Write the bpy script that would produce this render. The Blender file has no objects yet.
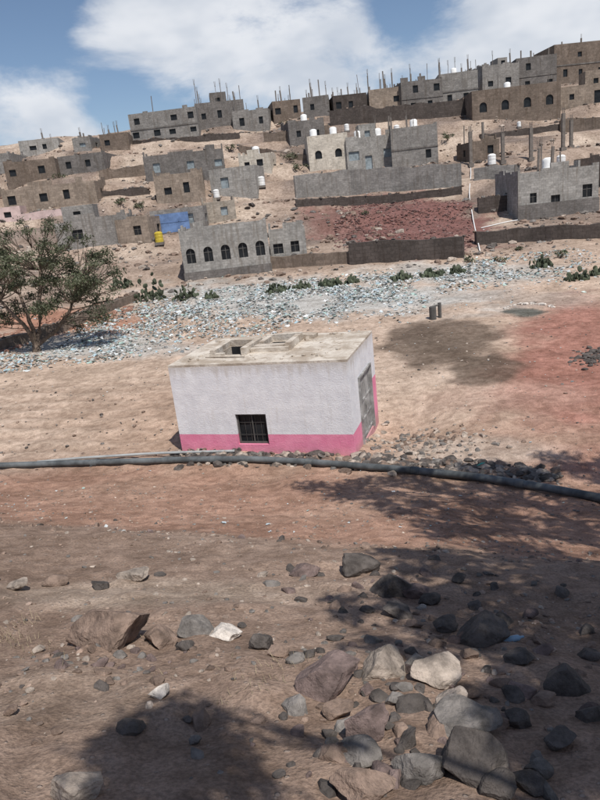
import bpy, math, random
import numpy as np
from mathutils import Vector, Matrix, noise
random.seed(7); rng=np.random.default_rng(7)
S=bpy.context.scene
# ------------------------------------------------------------------ camera
F=650.0
CAM=Vector((0,0,7.1))
R3=(Matrix.Rotation(math.radians(73),3,'X')@Matrix.Rotation(math.radians(-6.5),3,'Z'))
cd=bpy.data.cameras.new("camera"); co=bpy.data.objects.new("camera",cd); S.collection.objects.link(co)
co.matrix_world=Matrix.Translation(CAM)@R3.to_4x4()
cd.sensor_fit='VERTICAL'; cd.sensor_height=24; cd.lens=24*F/800; cd.clip_end=3000; cd.clip_start=0.1
S.camera=co
def ray(u,v): return R3@Vector(((u-300)/F,(400-v)/F,-1.0))
FWD=R3@Vector((0,0,-1))
def depth_of(p): return (p-CAM).dot(FWD)
# ------------------------------------------------------------------ light
el=math.radians(60); az=math.atan2(0.42,-0.9)
SUN=Vector((math.sin(az)*math.cos(el),math.cos(az)*math.cos(el),math.sin(el))).normalized()
ld=bpy.data.lights.new("sun",'SUN'); ld.energy=4.5; ld.angle=math.radians(0.5); ld.color=(1,0.955,0.89)
lo=bpy.data.objects.new("sun",ld); S.collection.objects.link(lo)
lo.rotation_euler=(-SUN).to_track_quat('-Z','Y').to_euler(); lo.location=(20,-30,60)
S.view_settings.view_transform='Standard'; S.view_settings.look='None'; S.view_settings.exposure=0
# ------------------------------------------------------------------ world
W=bpy.data.worlds.new("World"); S.world=W; W.use_nodes=True
nt=W.node_tree; nt.nodes.clear()
class NT:
    def __init__(s,t): s.t=t
    def n(s,typ,**k):
        x=s.t.nodes.new(typ)
        for a,b in k.items(): setattr(x,a,b)
        return x
    def l(s,a,b): s.t.links.new(a,b)
    def m(s,op,a,b=None,clamp=False):
        x=s.t.nodes.new('ShaderNodeMath'); x.operation=op; x.use_clamp=clamp
        for i,q in enumerate((a,b)):
            if q is None: continue
            if isinstance(q,(int,float)): x.inputs[i].default_value=q
            else: s.t.links.new(q,x.inputs[i])
        return x.outputs[0]
    def mix(s,f,a,b,mode='MIX'):
        x=s.t.nodes.new('ShaderNodeMix'); x.data_type='RGBA'; x.blend_type=mode; x.clamp_factor=True
        for i,q in ((0,f),(6,a),(7,b)):
            if isinstance(q,(int,float)): x.inputs[i].default_value=q
            elif isinstance(q,tuple): x.inputs[i].default_value=(*q[:3],1)
            else: s.t.links.new(q,x.inputs[i])
        return x.outputs[2]
    def noise(s,vec,scale,detail=4,rough=0.6,dist=0.0):
        x=s.t.nodes.new('ShaderNodeTexNoise'); x.inputs['Scale'].default_value=scale; x.inputs['Detail'].default_value=detail
        x.inputs['Roughness'].default_value=rough; x.inputs['Distortion'].default_value=dist
        if vec is not None: s.t.links.new(vec,x.inputs['Vector'])
        return x.outputs['Fac']
    def ramp(s,f,lo,hi,a=0.0,b=1.0):
        x=s.t.nodes.new('ShaderNodeMapRange'); x.interpolation_type='SMOOTHSTEP'
        s.t.links.new(f,x.inputs[0]); x.inputs[1].default_value=lo; x.inputs[2].default_value=hi; x.inputs[3].default_value=a; x.inputs[4].default_value=b
        return x.outputs[0]
w=NT(nt)
sky=w.n('ShaderNodeTexSky',sky_type='NISHITA'); sky.sun_disc=False; sky.sun_elevation=el; sky.sun_rotation=az
sky.altitude=1400; sky.air_density=1.0; sky.dust_density=2.0; sky.ozone_density=1.4
tc=w.n('ShaderNodeTexCoord'); mp=w.n('ShaderNodeMapping'); mp.inputs['Scale'].default_value=(1,1,1.9); mp.inputs['Location'].default_value=(0.3,0.1,0.2)
w.l(tc.outputs['Generated'],mp.inputs[0])
n1=w.noise(mp.outputs[0],5.0,6,0.6,0.25); n2=w.noise(mp.outputs[0],2.2,1,0.5)
dens=w.m('ADD',w.m('MULTIPLY',n1,1.3),w.m('MULTIPLY',n2,0.3))
def cloudblob(u,v,r,amp):
    global dens
    d=ray(u,v).normalized()
    vd=w.n('ShaderNodeVectorMath',operation='DISTANCE'); w.l(tc.outputs['Generated'],vd.inputs[0]); vd.inputs[1].default_value=d
    dens=w.m('ADD',dens,w.ramp(vd.outputs['Value'],0.0,r,amp,0.0))
for b in [(35,90,.17,.32),(150,25,.12,.16),(235,50,.17,.30),(340,50,.16,.28),(470,30,.2,.30),(575,15,.18,.30),(15,5,.13,-.5),(112,100,.08,-.28),(398,12,.07,-.24),(60,125,.1,.12)]: cloudblob(*b)
cov=w.ramp(dens,0.78,1.12)
shade=w.noise(mp.outputs[0],8,3,0.6)
ccol=w.mix(w.ramp(shade,0.3,0.7),(5.9,6.4,7.2),(8.3,8.5,8.9))
lp=w.mix(w.m('MULTIPLY',cov,0.92),sky.outputs[0],ccol)
bg=w.n('ShaderNodeBackground'); bg.inputs[1].default_value=0.1; w.l(lp,bg.inputs[0])
ow=w.n('ShaderNodeOutputWorld'); w.l(bg.outputs[0],ow.inputs[0])
try:
    W.cycles.sampling_method='MANUAL'; W.cycles.sample_map_resolution=256
except Exception as e: print(e)
# ------------------------------------------------------------------ materials
def newmat(name):
    m=bpy.data.materials.new(name); m.use_nodes=True; t=m.node_tree; t.nodes.clear(); k=NT(t)
    b=k.n('ShaderNodeBsdfPrincipled'); o=k.n('ShaderNodeOutputMaterial'); k.l(b.outputs[0],o.inputs[0])
    b.inputs['Specular IOR Level'].default_value=0.2
    return m,k,b
def setbump(k,b,h,strength,dist):
    bp=k.n('ShaderNodeBump'); bp.inputs['Strength'].default_value=strength; bp.inputs['Distance'].default_value=dist
    k.l(h,bp.inputs['Height']); k.l(bp.outputs[0],b.inputs['Normal'])
def plain(name,c,rough=0.8,var=0.25,scale=3.0,metal=0,bump=0.2,bd=0.02):
    m,k,b=newmat(name); g=k.n('ShaderNodeNewGeometry').outputs['Position']
    n=k.noise(g,scale,4,0.65)
    lo=tuple(x*(1-var) for x in c); hi=tuple(min(1,x*(1+var)) for x in c)
    k.l(k.mix(k.ramp(n,.3,.7),lo,hi),b.inputs['Base Color']); b.inputs['Roughness'].default_value=rough; b.inputs['Metallic'].default_value=metal
    if bump: setbump(k,b,k.noise(g,scale*8,2,.6),bump,bd)
    return m
def block(name,c,mortar=0.75,stain=0.35,bw=0.45,bh=0.22):
    m,k,b=newmat(name); g=k.n('ShaderNodeNewGeometry').outputs['Position']
    sp=k.n('ShaderNodeSeparateXYZ'); k.l(g,sp.inputs[0]); cb=k.n('ShaderNodeCombineXYZ')
    k.l(k.m('ADD',sp.outputs[0],k.m('MULTIPLY',sp.outputs[1],0.9)),cb.inputs[0]); k.l(sp.outputs[2],cb.inputs[1])
    br=k.n('ShaderNodeTexBrick'); k.l(cb.outputs[0],br.inputs[0]); br.inputs['Scale'].default_value=1
    br.inputs['Brick Width'].default_value=bw; br.inputs['Row Height'].default_value=bh; br.inputs['Mortar Size'].default_value=0.02; br.inputs['Bias'].default_value=0
    br.inputs['Color1'].default_value=(*[x*1.22 for x in c],1); br.inputs['Color2'].default_value=(*[x*0.75 for x in c],1); br.inputs['Mortar'].default_value=(*[x*mortar for x in c],1)
    n=k.noise(g,0.55,4,.65,.3); n2=k.noise(g,5,3,.7)
    mp2=k.n('ShaderNodeMapping'); mp2.inputs['Scale'].default_value=(3,3,.35); k.l(g,mp2.inputs[0]); n3=k.noise(mp2.outputs[0],1.0,3,.6)
    c1=k.mix(k.ramp(n,.38,.62,0,stain*1.7),br.outputs[0],tuple(x*0.5 for x in c))
    c2=k.mix(k.ramp(n2,.4,.75,0,.5),c1,tuple(min(1,x*1.4) for x in c))
    c3=k.mix(k.ramp(n3,.50,.70,0,.55),c2,tuple(x*q for x,q in zip(c,(.52,.47,.42))))
    k.l(c3,b.inputs['Base Color']); b.inputs['Roughness'].default_value=.9
    setbump(k,b,n2,.5,.03)
    return m
def attrmat(name,rough=.85,scale=6,var=.3,bump=.4,bd=.02,trans=False,spec=.2,det=4):
    m,k,b=newmat(name); a=k.n('ShaderNodeAttribute',attribute_name='Col'); g=k.n('ShaderNodeNewGeometry').outputs['Position']
    if var: 
        n=k.noise(g,scale,det,.68)
        k.l(k.mix(1.0,a.outputs['Color'],k.mix(k.ramp(n,.3,.7),(1-var,)*3,(1+var,)*3),'MULTIPLY'),b.inputs['Base Color'])
    else: k.l(a.outputs['Color'],b.inputs['Base Color'])
    b.inputs['Roughness'].default_value=rough; b.inputs['Specular IOR Level'].default_value=spec
    if bump: setbump(k,b,k.noise(g,scale*3,4,.7),bump,bd)
    if trans:
        t=k.n('ShaderNodeBsdfTranslucent'); k.l(a.outputs['Color'],t.inputs[0]); ms=k.n('ShaderNodeMixShader'); ms.inputs[0].default_value=.25
        k.l(b.outputs[0],ms.inputs[1]); k.l(t.outputs[0],ms.inputs[2])
        o=[x for x in m.node_tree.nodes if x.type=='OUTPUT_MATERIAL'][0]; k.l(ms.outputs[0],o.inputs[0])
    return m
M={}
M['grey']=block('grey_block',(.26,.245,.23)); M['grey2']=block('dark_block',(.18,.165,.155)); M['tan']=block('tan_stone',(.29,.235,.19),bw=.5,bh=.3)
M['brown']=block('brown_stone',(.19,.15,.122),bw=.5,bh=.3); M['light']=block('light_render',(.44,.42,.38),mortar=.97,stain=.2); M['dark']=block('black_stone',(.088,.073,.066),bw=.5,bh=.3,mortar=.6)
M['beige']=block('beige_block',(.36,.315,.265),mortar=.85,stain=.3); M['cream']=block('cream_render',(.54,.49,.42),mortar=.98,stain=.25); M['cement']=block('cement_block',(.33,.315,.295),mortar=.8)
M['blue']=plain('blue_paint',(.14,.22,.40),.7,.25,1.0); M['pinkish']=plain('pale_pink_paint',(.52,.40,.38),.8,.2,1.0)
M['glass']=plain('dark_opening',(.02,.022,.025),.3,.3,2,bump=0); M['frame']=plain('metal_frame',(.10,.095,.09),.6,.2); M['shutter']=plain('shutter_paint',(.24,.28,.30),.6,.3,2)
M['roof']=plain('roof_concrete',(.33,.29,.25),.9,.3,1.2); M['pole']=plain('concrete_column',(.17,.15,.135),.9,.2,3)
M['tank']=plain('tank_plastic',(.75,.75,.74),.5,.08,2,bump=0); M['yellow']=plain('yellow_plastic',(.50,.38,.05),.45,.15,2,bump=0)
M['door']=plain('door_metal',(.30,.295,.29),.65,.4,2.5,metal=.0)
# ------------------------------------------------------------------ terrain
PY=[-60,-20,0,3,6,8.9,9.6,12,14.6,15.8,18,40,48,55,62,70,85,100,115,125,135,145,160,200,400,1500]
PZ=[14,9,5.2,4.0,2.95,2.05,1.65,.9,.25,-.05,-.15,-.1,.25,.9,1.7,3.2,7.1,12,16.9,20.3,22.9,24,23,14,3,0]
def prof(y):
    return float(np.interp(y,PY,PZ))
def sst(a,b,x):
    t=min(1,max(0,(x-a)/(b-a))); return t*t*(3-2*t)
def hgt(x,y,fine=True):
    k=1-sst(24,45,y)
    yr=y+.36*max(-14,min(14,x))*k
    z=(prof(yr-.5)+prof(yr+.5)+prof(yr))/3 if yr<45 else (prof(yr-3)+prof(yr)+prof(yr+3))/3
    h=sst(52,80,y)
    if h>0:
        z+=h*noise.noise(Vector((x/28,y/28,3.3)))*2.2*(1-sst(120,140,y)*.6)
        st=2.4; q=z/st; f=q-math.floor(q); zz=(math.floor(q)+sst(.6,.92,f))*st
        z=z*(1-.65*h)+zz*.65*h
        z+=h*noise.noise(Vector((x/6,y/6,1.3)))*.45
    dx,dy=x-3.2,y-20.6; z-=.65*math.exp(-(dx*dx/2.2+dy*dy/3.5))
    z+=noise.noise(Vector((x*.35,y*.35,0)))*.13
    if fine:
        z+=noise.noise(Vector((x*1.3,y*1.3,5)))*.06+noise.noise(Vector((x*4,y*4,2)))*.022
        if y<20: z+=max(0,noise.noise(Vector((x*2.3,y*2.3,8))))*.08
    return z
def hit(u,v,ymax=138):
    d=ray(u,v); t=3.0
    while True:
        p=CAM+d*t
        if p.y>ymax:
            s=(ymax-CAM.y)/d.y; p=CAM+d*s; return Vector((p.x,p.y,hgt(p.x,p.y)))
        if p.z<hgt(p.x,p.y,False):
            a,b=t-max(.1,t*.015),t
            for _ in range(10):
                m=(a+b)/2; p=CAM+d*m
                if p.z<hgt(p.x,p.y): b=m
                else: a=m
            return CAM+d*b
        t+=max(.1,t*.015)
ys=[-60.0]
while ys[-1]<1400:
    y=ys[-1]; ys.append(y+max(.06,.008*abs(y)) if y>2 else y+(.5 if y>-6 else 3))
ys=np.array(ys); NC=430
ss=np.linspace(-1,1,NC); ss=np.sign(ss)*(0.55*np.abs(ss)+.45*np.abs(ss)**3)
NR=len(ys)
X=np.zeros((NR,NC)); Y=np.repeat(ys[:,None],NC,1)
for i,y in enumerate(ys): X[i]=ss*(13+abs(y)*1.25)
Z=np.zeros((NR,NC)); N1=np.zeros((NR,NC)); N2=np.zeros((NR,NC)); N3=np.zeros((NR,NC))
for i in range(NR):
    yy=float(ys[i])
    for j in range(NC):
        xx=float(X[i,j]); Z[i,j]=hgt(xx,yy)
        N1[i,j]=noise.noise(Vector((xx*.12,yy*.12,9))); N2[i,j]=noise.noise(Vector((xx*.9,yy*.9,4))); N3[i,j]=noise.noise(Vector((xx*.3,yy*.3,14)))
kk=1-np.clip((Y-24)/21,0,1); YR=Y+.36*np.clip(X,-14,14)*kk
def sm(a,b,x):
    t=np.clip((x-a)/(b-a),0,1); return t*t*(3-2*t)
def lerp(C,c,wt): 
    return C*(1-wt[...,None])+np.array(c)*wt[...,None]
C=np.zeros((NR,NC,3))+np.array((.24,.172,.134))
C=lerp(C,(.30,.222,.176),sm(.0,.4,N3)*.6)
C=lerp(C,(.30,.183,.134),sm(9.0,10.2,YR+N2*.8))
C=lerp(C,(.35,.232,.173),sm(11.5,14,YR+N1*3)*sm(-.1,.3,N3)*.7)
C=lerp(C,(.395,.283,.215),sm(15.5,18.5,YR+N2))
C=lerp(C,(.46,.362,.288),sm(19,30,Y+N1*8)*.6)
C=lerp(C,(.30,.23,.185),sm(50,62,Y+N1*10))
C=lerp(C,(.165,.13,.112),sm(.0,.3,N1+N3*.4)*sm(55,70,Y)*.85)
C=lerp(C,(.43,.35,.285),sm(.05,.35,-N1+N3*.3)*sm(55,70,Y)*.8)
C=lerp(C,(.45,.35,.28),sm(.1,.5,N1)*(1-sm(40,60,Y))*sm(14,20,Y)*.5)
def blobpx(u,v,ru,rv,c,s,edge=.45,nz=.3):
    global C
    a=hit(u,v); b=hit(u+ru,v); d=hit(u,v-rv)
    m=np.array([[b.x-a.x,d.x-a.x],[b.y-a.y,d.y-a.y]])
    if abs(np.linalg.det(m))<1e-6: return
    inv=np.linalg.inv(m); p=inv[0,0]*(X-a.x)+inv[0,1]*(Y-a.y); q=inv[1,0]*(X-a.x)+inv[1,1]*(Y-a.y)
    r=np.sqrt(p*p+q*q)+N2*nz+N3*.5
    C=lerp(C,c,(1-sm(1-edge,1+edge,r))*s)
blobpx(300,298,190,17,(.385,.395,.385),.8); blobpx(90,345,100,13,(.385,.395,.385),.7); blobpx(450,274,110,11,(.39,.395,.38),.65)
blobpx(580,350,85,50,(.29,.135,.105),.9); blobpx(500,395,90,14,(.38,.25,.20),.5)
WET=(.105,.078,.060)
blobpx(445,342,64,19,WET,.82,.2,.25); blobpx(482,366,32,14,WET,.8,.2,.25); blobpx(408,331,26,7,WET,.75,.2,.25); blobpx(440,345,34,8,(.15,.115,.09),.6,.3,.4); blobpx(465,382,30,4,(.2,.15,.12),.7,.3)
blobpx(410,222,82,27,(.18,.090,.080),.97,.22); blobpx(330,215,34,13,(.19,.105,.09),.9)
blobpx(470,450,80,12,(.40,.33,.275),.7); blobpx(60,322,80,12,(.34,.175,.12),.9); blobpx(526,312,22,4,(.09,.10,.09),.9,.15)
blobpx(150,590,160,10,(.35,.28,.225),.65); blobpx(530,300,60,10,(.33,.27,.23),.6); blobpx(80,700,120,30,(.28,.215,.17),.5)
rows=(np.sin((Y+.33*X)*5.2+N2*1.2)*.5+.5)*sm(-2.5,-6,X)*sm(19.5,21,Y)*(1-sm(29,33,Y))
C=lerp(C,(.28,.195,.145),rows*.5)
Z+=-rows*.06
verts=np.stack([X,Y,Z],-1).reshape(-1,3)
idx=np.arange(NR*NC).reshape(NR,NC)
faces=np.stack([idx[:-1,:-1],idx[:-1,1:],idx[1:,1:],idx[1:,:-1]],-1).reshape(-1,4)
def fastmesh(name,verts,faces,cols=None,smooth=False,mats=()):
    me=bpy.data.meshes.new(name); nv=len(verts); nf=len(faces); k=faces.shape[1]
    me.vertices.add(nv); me.vertices.foreach_set('co',np.ascontiguousarray(verts,dtype=np.float32).ravel())
    me.loops.add(nf*k); me.loops.foreach_set('vertex_index',np.ascontiguousarray(faces,dtype=np.int32).ravel())
    me.polygons.add(nf); me.polygons.foreach_set('loop_start',np.arange(0,nf*k,k,dtype=np.int32))
    me.update(calc_edges=True)
    if cols is not None:
        a=me.color_attributes.new('Col','FLOAT_COLOR','POINT'); c4=np.ones((nv,4),dtype=np.float32); c4[:,:3]=cols; a.data.foreach_set('color',c4.ravel())
    me.polygons.foreach_set('use_smooth',np.full(nf,smooth))
    for m in mats: me.materials.append(m)
    o=bpy.data.objects.new(name,me); S.collection.objects.link(o); return o
gm,k,b=newmat('ground_soil'); a=k.n('ShaderNodeAttribute',attribute_name='Col'); g=k.n('ShaderNodeNewGeometry').outputs['Position']
na=k.noise(g,.5,2,.6,.5); nb=k.noise(g,3.5,5,.68); nc=k.noise(g,34,3,.7)
c=k.mix(k.ramp(na,.3,.7),(.82,.81,.80),(1.15,1.16,1.17)); c=k.mix(1.0,a.outputs['Color'],c,'MULTIPLY')
c=k.mix(1.0,c,k.mix(k.ramp(nb,.32,.68),(.74,.72,.70),(1.22,1.23,1.23)),'MULTIPLY')
c=k.mix(1.0,c,k.mix(k.ramp(nc,.3,.7),(.74,.74,.74),(1.25,1.25,1.25)),'MULTIPLY')
vo=k.n('ShaderNodeTexVoronoi'); vo.inputs['Scale'].default_value=13; k.l(g,vo.inputs['Vector'])
vs=k.ramp(vo.outputs['Distance'],.14,.24,1,0)
peb=k.m('MULTIPLY',vs,k.ramp(nb,.50,.54))
c=k.mix(k.m('MULTIPLY',peb,.45),c,(.36,.305,.265))
k.l(c,b.inputs['Base Color']); b.inputs['Roughness'].default_value=.95; b.inputs['Specular IOR Level'].default_value=.1
hh=k.m('ADD',k.m('ADD',nb,k.m('MULTIPLY',nc,.16)),k.m('MULTIPLY',peb,.18))
setbump(k,b,hh,.75,.085)
fastmesh('ground',verts,faces,C.reshape(-1,3),True,[gm])
# ------------------------------------------------------------------ mesh builder
class MB:
    def __init__(s): s.v=[]; s.f=[]; s.m=[]
    def poly(s,pts,mi=0):
        n=len(s.v); s.v+= [tuple(p) for p in pts]; s.f.append(tuple(range(n,n+len(pts)))); s.m.append(mi)
    def box(s,c,sz,mi=0,rot=None):
        n=len(s.v); cx,cy,cz=c; hx,hy,hz=[q/2 for q in sz]
        for dx,dy,dz in ((-1,-1,-1),(1,-1,-1),(1,1,-1),(-1,1,-1),(-1,-1,1),(1,-1,1),(1,1,1),(-1,1,1)):
            p=Vector((dx*hx,dy*hy,dz*hz))
            if rot is not None: p=rot@p
            s.v.append((cx+p.x,cy+p.y,cz+p.z))
        for q in ((0,3,2,1),(4,5,6,7),(0,1,5,4),(1,2,6,5),(2,3,7,6),(3,0,4,7)):
            s.f.append(tuple(n+i for i in q)); s.m.append(mi)
    def tube(s,pts,rad,seg=8,mi=0,cap=True):
        n=len(s.v); pts=[Vector(p) for p in pts]
        for i,p in enumerate(pts):
            d=(pts[min(i+1,len(pts)-1)]-pts[max(i-1,0)]).normalized()
            a=d.cross(Vector((0.1,.2,1)) if abs(d.z)<.95 else Vector((1,0.1,0))).normalized(); b_=d.cross(a)
            r=rad[i] if isinstance(rad,(list,tuple)) else rad
            for j in range(seg):
                t=2*math.pi*j/seg; q=p+(a*math.cos(t)+b_*math.sin(t))*r; s.v.append(tuple(q))
        for i in range(len(pts)-1):
            for j in range(seg):
                s.f.append((n+i*seg+j,n+i*seg+(j+1)%seg,n+(i+1)*seg+(j+1)%seg,n+(i+1)*seg+j)); s.m.append(mi)
        if cap:
            s.f.append(tuple(n+j for j in range(seg))); s.m.append(mi); e=n+(len(pts)-1)*seg
            s.f.append(tuple(e+j for j in range(seg))); s.m.append(mi)
    def obj(s,name,mats,parent=None,smooth=False):
        me=bpy.data.meshes.new(name); me.from_pydata(s.v,[],s.f); me.update()
        for m in mats: me.materials.append(m)
        me.polygons.foreach_set('material_index',s.m); me.polygons.foreach_set('use_smooth',[smooth]*len(s.f))
        o=bpy.data.objects.new(name,me); S.collection.objects.link(o)
        if parent: o.parent=parent
        return o
def panel(mb,pane,Wd,z0,H,ops,place,rev=.18,mi=0,bars=True):
    xs=sorted({0,Wd,*[o[0] for o in ops],*[o[1] for o in ops]}); zs=sorted({z0,H,*[o[2] for o in ops],*[o[3] for o in ops]})
    for i in range(len(xs)-1):
        for j in range(len(zs)-1):
            cx=(xs[i]+xs[i+1])/2; cz=(zs[j]+zs[j+1])/2
            if any(o[0]<cx<o[1] and o[2]<cz<o[3] for o in ops): continue
            mb.poly([place(xs[i],zs[j],0),place(xs[i+1],zs[j],0),place(xs[i+1],zs[j+1],0),place(xs[i],zs[j+1],0)],mi)
    for s0,s1,a,b_,arch in ops:
        for (p,q) in (((s0,a),(s1,a)),((s1,a),(s1,b_)),((s1,b_),(s0,b_)),((s0,b_),(s0,a))):
            mb.poly([place(p[0],p[1],0),place(q[0],q[1],0),place(q[0],q[1],rev),place(p[0],p[1],rev)],mi)
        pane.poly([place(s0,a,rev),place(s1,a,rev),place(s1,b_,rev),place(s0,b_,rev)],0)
        if arch:
            r=(s1-s0)/2; cx=(s0+s1)/2; cz=b_-r
            for sg in (-1,1):
                pts=[place(cx+sg*r,b_,.0)]+[place(cx+sg*r*math.cos(t),cz+r*math.sin(t)*.999,.0) for t in [i*math.pi/2/6 for i in range(7)]]
                mb.poly(pts,mi)
        if bars:
            cx=(s0+s1)/2
            pane.poly([place(cx-.03,a,rev-.03),place(cx+.03,a,rev-.03),place(cx+.03,b_,rev-.03),place(cx-.03,b_,rev-.03)],1)
            cz=a+(b_-a)*.62
            pane.poly([place(s0,cz-.03,rev-.033),place(s1,cz-.03,rev-.033),place(s1,cz+.03,rev-.033),place(s0,cz+.03,rev-.033)],1)
def tank_into(mb,x,y,z,r=.55,h=1.3,mi=0):
    mb.tube([(x,y,z),(x,y,z+h*.3),(x,y,z+h*.33),(x,y,z+h*.6),(x,y,z+h*.63),(x,y,z+h*.85),(x,y,z+h*.95),(x,y,z+h)],[r,r,r*.96,r,r*.96,r,r*.7,r*.35],12,mi)
def house(name,ul,ur,vt,vb,dep=7,yaw=0,mat='grey',nwin=3,storeys=1,arch=False,poles=0,tanks=0,door=False,band=None,par=.45,ww=1.0,wh=1.15,plen=2.6,room=None,rag=None,ymax=138,full=False):
    uc=(ul+ur)/2; Cn=hit(uc,vb,ymax); d=depth_of(Cn)
    Wd=(ur-ul)/F*d/max(.6,math.cos(math.radians(yaw))); dr=ray(uc,vt); zt=CAM.z+dr.z*(Cn.y/dr.y); H=max(1.2,zt-Cn.z)
    E=bpy.data.objects.new(name,None); S.collection.objects.link(E); E.location=Cn; E.rotation_euler=(0,0,math.radians(yaw))
    mb=MB(); pn=MB(); z0=-3.0
    ops=[]; sth=(H-par)/storeys; bars=d<75
    for s in range(storeys):
        for i in range(nwin):
            if random.random()<.22 and not arch and not full: continue
            c=Wd*(i+.5)/nwin+(random.uniform(-.25,.25)*Wd/nwin if not arch else 0); a=s*sth+sth*.38; w_=ww*random.uniform(.7,1.2) if not arch else ww; hh_=min(wh,sth*.42)*(random.uniform(.75,1.2) if not arch else 1)
            c=min(Wd-w_/2-.3,max(w_/2+.3,c))
            isd=(door or (not arch and random.random()<.15)) and s==0 and i==nwin//2
            if isd: a=.05; hh_=min(2.0,sth*.75)
            if ops and c-w_/2<ops[-1][1]+.15 and abs(ops[-1][2]-a)<1.5: continue
            ops.append((c-w_/2,c+w_/2,a,a+hh_,arch and not isd))
    f=lambda s,z,q:(s-Wd/2,q,z); rt=lambda s,z,q:(Wd/2-q,s,z); lf=lambda s,z,q:(-Wd/2+q,dep-s,z); bk=lambda s,z,q:(Wd/2-s,dep-q,z)
    so=[(dep*.5-ww/2,dep*.5+ww/2,s*sth+sth*.38,s*sth+sth*.38+min(wh,sth*.42),arch) for s in range(storeys)] if (nwin and dep>4) else []
    panel(mb,pn,Wd,z0,H,ops,f,bars=bars); panel(mb,pn,dep,z0,H,so,rt,bars=bars); panel(mb,pn,dep,z0,H,so,lf,bars=bars); panel(mb,pn,Wd,z0,H,[],bk)
    t=.2; o=[(-Wd/2,0),(Wd/2,0),(Wd/2,dep),(-Wd/2,dep)]; n_=[(-Wd/2+t,t),(Wd/2-t,t),(Wd/2-t,dep-t),(-Wd/2+t,dep-t)]
    for i in range(4):
        j=(i+1)%4
        mb.poly([(*o[i],H),(*o[j],H),(*n_[j],H),(*n_[i],H)]); mb.poly([(*n_[i],H),(*n_[j],H),(*n_[j],H-par),(*n_[i],H-par)])
    if rag is None: rag=random.random()<.6
    if rag:
        for side in range(3):
            L=(Wd,dep,dep)[side]; s=0.0
            while s<L-.5:
                l=random.choice([.45,.9,1.35,1.8]); l=min(l,L-s)
                if random.random()<.42:
                    hh_=random.choice([.22,.22,.44,.66]); c=s+l/2
                    p=((c-Wd/2,.1),(Wd/2-.1,c),(-Wd/2+.1,dep-c))[side]
                    mb.box((p[0],p[1],H+hh_/2-.01),(l*.99 if side==0 else .19,.19 if side==0 else l*.99,hh_+.02))
                s+=l
    if room is None: room=random.random()<.3 and Wd>5
    if room:
        rw=Wd*random.uniform(.25,.45); rd=min(dep*.5,3.5); rh=random.uniform(1.6,2.4); x0=random.uniform(-Wd/2+.5,Wd/2-rw-.5); y0=dep*.35
        g2=lambda s,z,q:(x0+s,y0+q,z); 
        panel(mb,pn,rw,H-par,H-par+rh+.4,[(rw*.35,rw*.35+.8,H-par+.6,H-par+1.5,False)],g2,bars=False)
        for a_,b2 in (((x0+rw,y0),(x0+rw,y0+rd)),((x0+rw,y0+rd),(x0,y0+rd)),((x0,y0+rd),(x0,y0))):
            mb.poly([(*a_,H-par),(*b2,H-par),(*b2,H-par+rh+.4),(*a_,H-par+rh+.4)])
        mb.poly([(x0,y0,H-par+rh+.4),(x0+rw,y0,H-par+rh+.4),(x0+rw,y0+rd,H-par+rh+.4),(x0,y0+rd,H-par+rh+.4)])
    mb.obj('walls',[M[mat]],E)
    r=MB(); r.poly([(*q,H-par) for q in n_]); r.obj('roof',[M['roof']],E)
    if pn.f: pn.obj('windows',[M['glass' if random.random()<.85 or arch else 'shutter'],M['frame']],E)
    tr=MB()
    for s in range(1,storeys): tr.box((0,-.03,s*sth),(Wd+.1,.1,.22))
    if band: tr.box((0,-.06,-1.4+band/2-.2),(Wd+.12,.12,2.8+band))
    if tr.f: tr.obj('plinth_and_bands',[M['grey2' if mat!='dark' else 'brown']],E)
    if poles:
        p=MB()
        for i in range(poles):
            x=random.uniform(-Wd/2+.2,Wd/2-.2); y=random.choice([t/2+.1,dep*.5,dep-.3])
            L=plen*random.uniform(.25,1.15); th=random.choice([.08,.12,.2,.25])
            p.box((x,y,H-par+L/2),(th,th,L+.1),0,Matrix.Rotation(random.gauss(0,.03),3,'Y'))
            if random.random()<.6:
                for q in (-.06,.06): p.tube([(x+q,y,H-par+L*.98),(x+q*1.6,y+random.uniform(-.05,.05),H-par+L+.8)],.03,4)
        p.obj('roof_columns',[M['pole']],E)
    if tanks:
        p=MB()
        for i in range(tanks): 
            x=-Wd/2+Wd*(i+.5)/tanks+random.uniform(-.4,.4); p.box((x,dep*.4,H-par+.2),(1,1,.4)); tank_into(p,x,dep*.4,H-par+.4)
        p.obj('water_tank',[M['tank']],E,True)
    for i in range(int(Wd*3)):
        a_=random.uniform(-Wd/2-1,Wd/2+1); yy=-abs(random.gauss(.2,.8)); ca,sa=math.cos(math.radians(yaw)),math.sin(math.radians(yaw))
        APR.append((Cn.x+a_*ca-yy*sa,Cn.y+a_*sa+yy*ca))
    return E,Wd,H,Cn
APR=[]
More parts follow.
